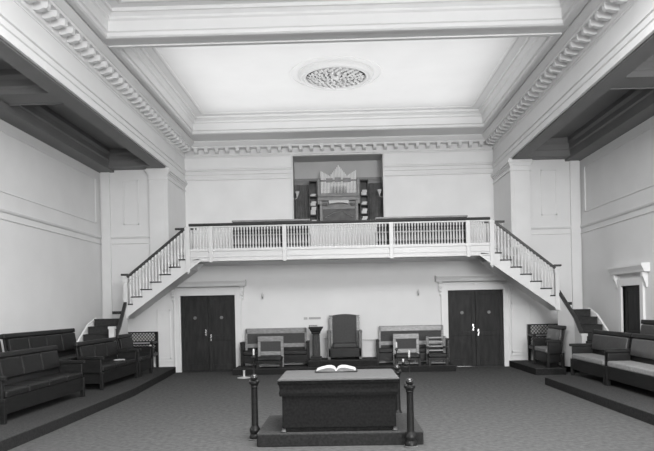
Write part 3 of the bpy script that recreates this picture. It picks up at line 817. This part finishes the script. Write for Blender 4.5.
for k in range(NP):
    u = (k - (NP - 1) / 2) / ((NP - 1) / 2); x = u * .54; a = abs(u)
    top = 2.96 - .66 * a if a < .5 else 2.63 + .32 * (a - .5)
    mid = a < .45; r = .0185; f = 2.34 if mid else 2.14
    m = MB(); y0 = -.02
    m.lathe([(.006, 2.085), (.012 if mid else .016, f - .06), (r, f), (r, f + .05), (r * .8, f + .06), (r, f + .08), (r, top), (r * .8, top + .004)], x, y0, 0, 10)
    m.build('organ_pipe', M['pipe'], org, smooth=True)
mb = MB(); mb.box(-.38, -.18, -.05, .03, 2.43, 2.56); mb.box(-.56, .56, -.055, .03, 2.46, 2.51); mb.box(-.12, .08, -.06, .03, 2.44, 2.58); mb.box(.14, .38, -.05, .03, 2.43, 2.56)
mb.build('pipe_brace', M['organ'], org, .01)
mb = MB(); mb.box(-.56, .56, .03, .06, 2.04, 2.5); mb.build('pipe_shadow_board', M['organd'], org)  # dark board added to give the gaps between pipes their shade
for s in (-1, 1):
    mb = MB(); a, b = sorted((s * .57, s * .66)); mb.box(a, b, -.05, .35, 1.75, 2.55); mb.build('side_tower', M['organ'], org, .01)
    # shelf cases beside the organ
    sh = thing('shelf_case', 'narrow shelf case with papers standing %s of the organ pipes' % ('left' if s < 0 else 'right'), 'shelf', (OX + s * .80, 20.5, BF), 0, 'shelf cases beside the organ')
    mb = MB(); mb.box(-.13, -.11, -.15, .2, 0, 2.5); mb.box(.11, .13, -.15, .2, 0, 2.5); mb.box(-.13, .13, .18, .2, 0, 2.5)
    for z in (.6, 1.15, 1.42, 1.70, 2.0, 2.48): mb.box(-.13, .13, -.15, .2, z, z + .025)
    mb.build('carcass', M['organd'], sh)
    for j, z in enumerate((1.17, 1.44, 1.72, 2.02)):
        t = thing('paper_stack', 'pale papers on %s shelf of the case %s of the organ' % (('the lowest', 'the second', 'the third', 'the top')[j], 'left' if s < 0 else 'right'), 'papers', (OX + s * .80, 20.42, BF + z + .008), 0, 'papers in the organ shelf cases')
        hh = (.10, .24, .13, .07)[j] if s < 0 else (.18, .15, .09, .16)[j]
        mb = MB(); mb.box(-.09, .07, -.05, .08, .001, hh * .6); mb.box(-.06, .09, -.05, .06, hh * .6, hh)
        mb.build('sheets', M['shade'], t)
    # drapes
    cx0, cx1 = (NX0 + .02, OX - .96) if s < 0 else (OX + .96, NX1 - .02)
    mb = MB(); N2 = 40; W = cx1 - cx0
    fr_ = [(cx0 + W * i / N2, 20.55 + .03 * math.sin(i * 1.35)) for i in range(N2 + 1)]
    bk_ = [(x_, y_ + .02) for x_, y_ in fr_[::-1]]
    for i in range(N2):
        mb.prism([fr_[i], fr_[i + 1], (fr_[i + 1][0], fr_[i + 1][1] + .02), (fr_[i][0], fr_[i][1] + .02)], 'z', BF, BF + 2.42)
    dr = mb.build('drape', M['curtain']); tag(dr, 'grey pleated drape hanging at the %s side of the organ niche' % ('left' if s < 0 else 'right'), 'curtain')
    sc = thing('niche_sconce', 'pale bell shaped wall lamp on the %s edge of the organ niche' % ('left' if s < 0 else 'right'), 'wall lamp', (NX0 if s < 0 else NX1, 20.0, 5.15), 0, 'bell shaped lamps at the organ niche')
    MB().tube([(0, 0, -.05), (-s * .06, 0, -.08), (-s * .12, 0, -.05), (-s * .13, 0, 0)], .01, 8).build('arm', M['plate'], sc)
    MB().lathe([(.02, 0), (.03, .03), (.05, .10), (.075, .15)], -s * .13, 0, 0, 14).build('bell_shade', M['plate'], sc, smooth=True)
struct('trim_13', B(NX0 + .005, NX1 - .005, 20.83, 20.869, BF, BF + 2.62).box(NX0 + .005, NX1 - .005, 20.80, 20.869, BF + 2.60, BF + 2.66), M['organ'])
print('balusters', cnt)
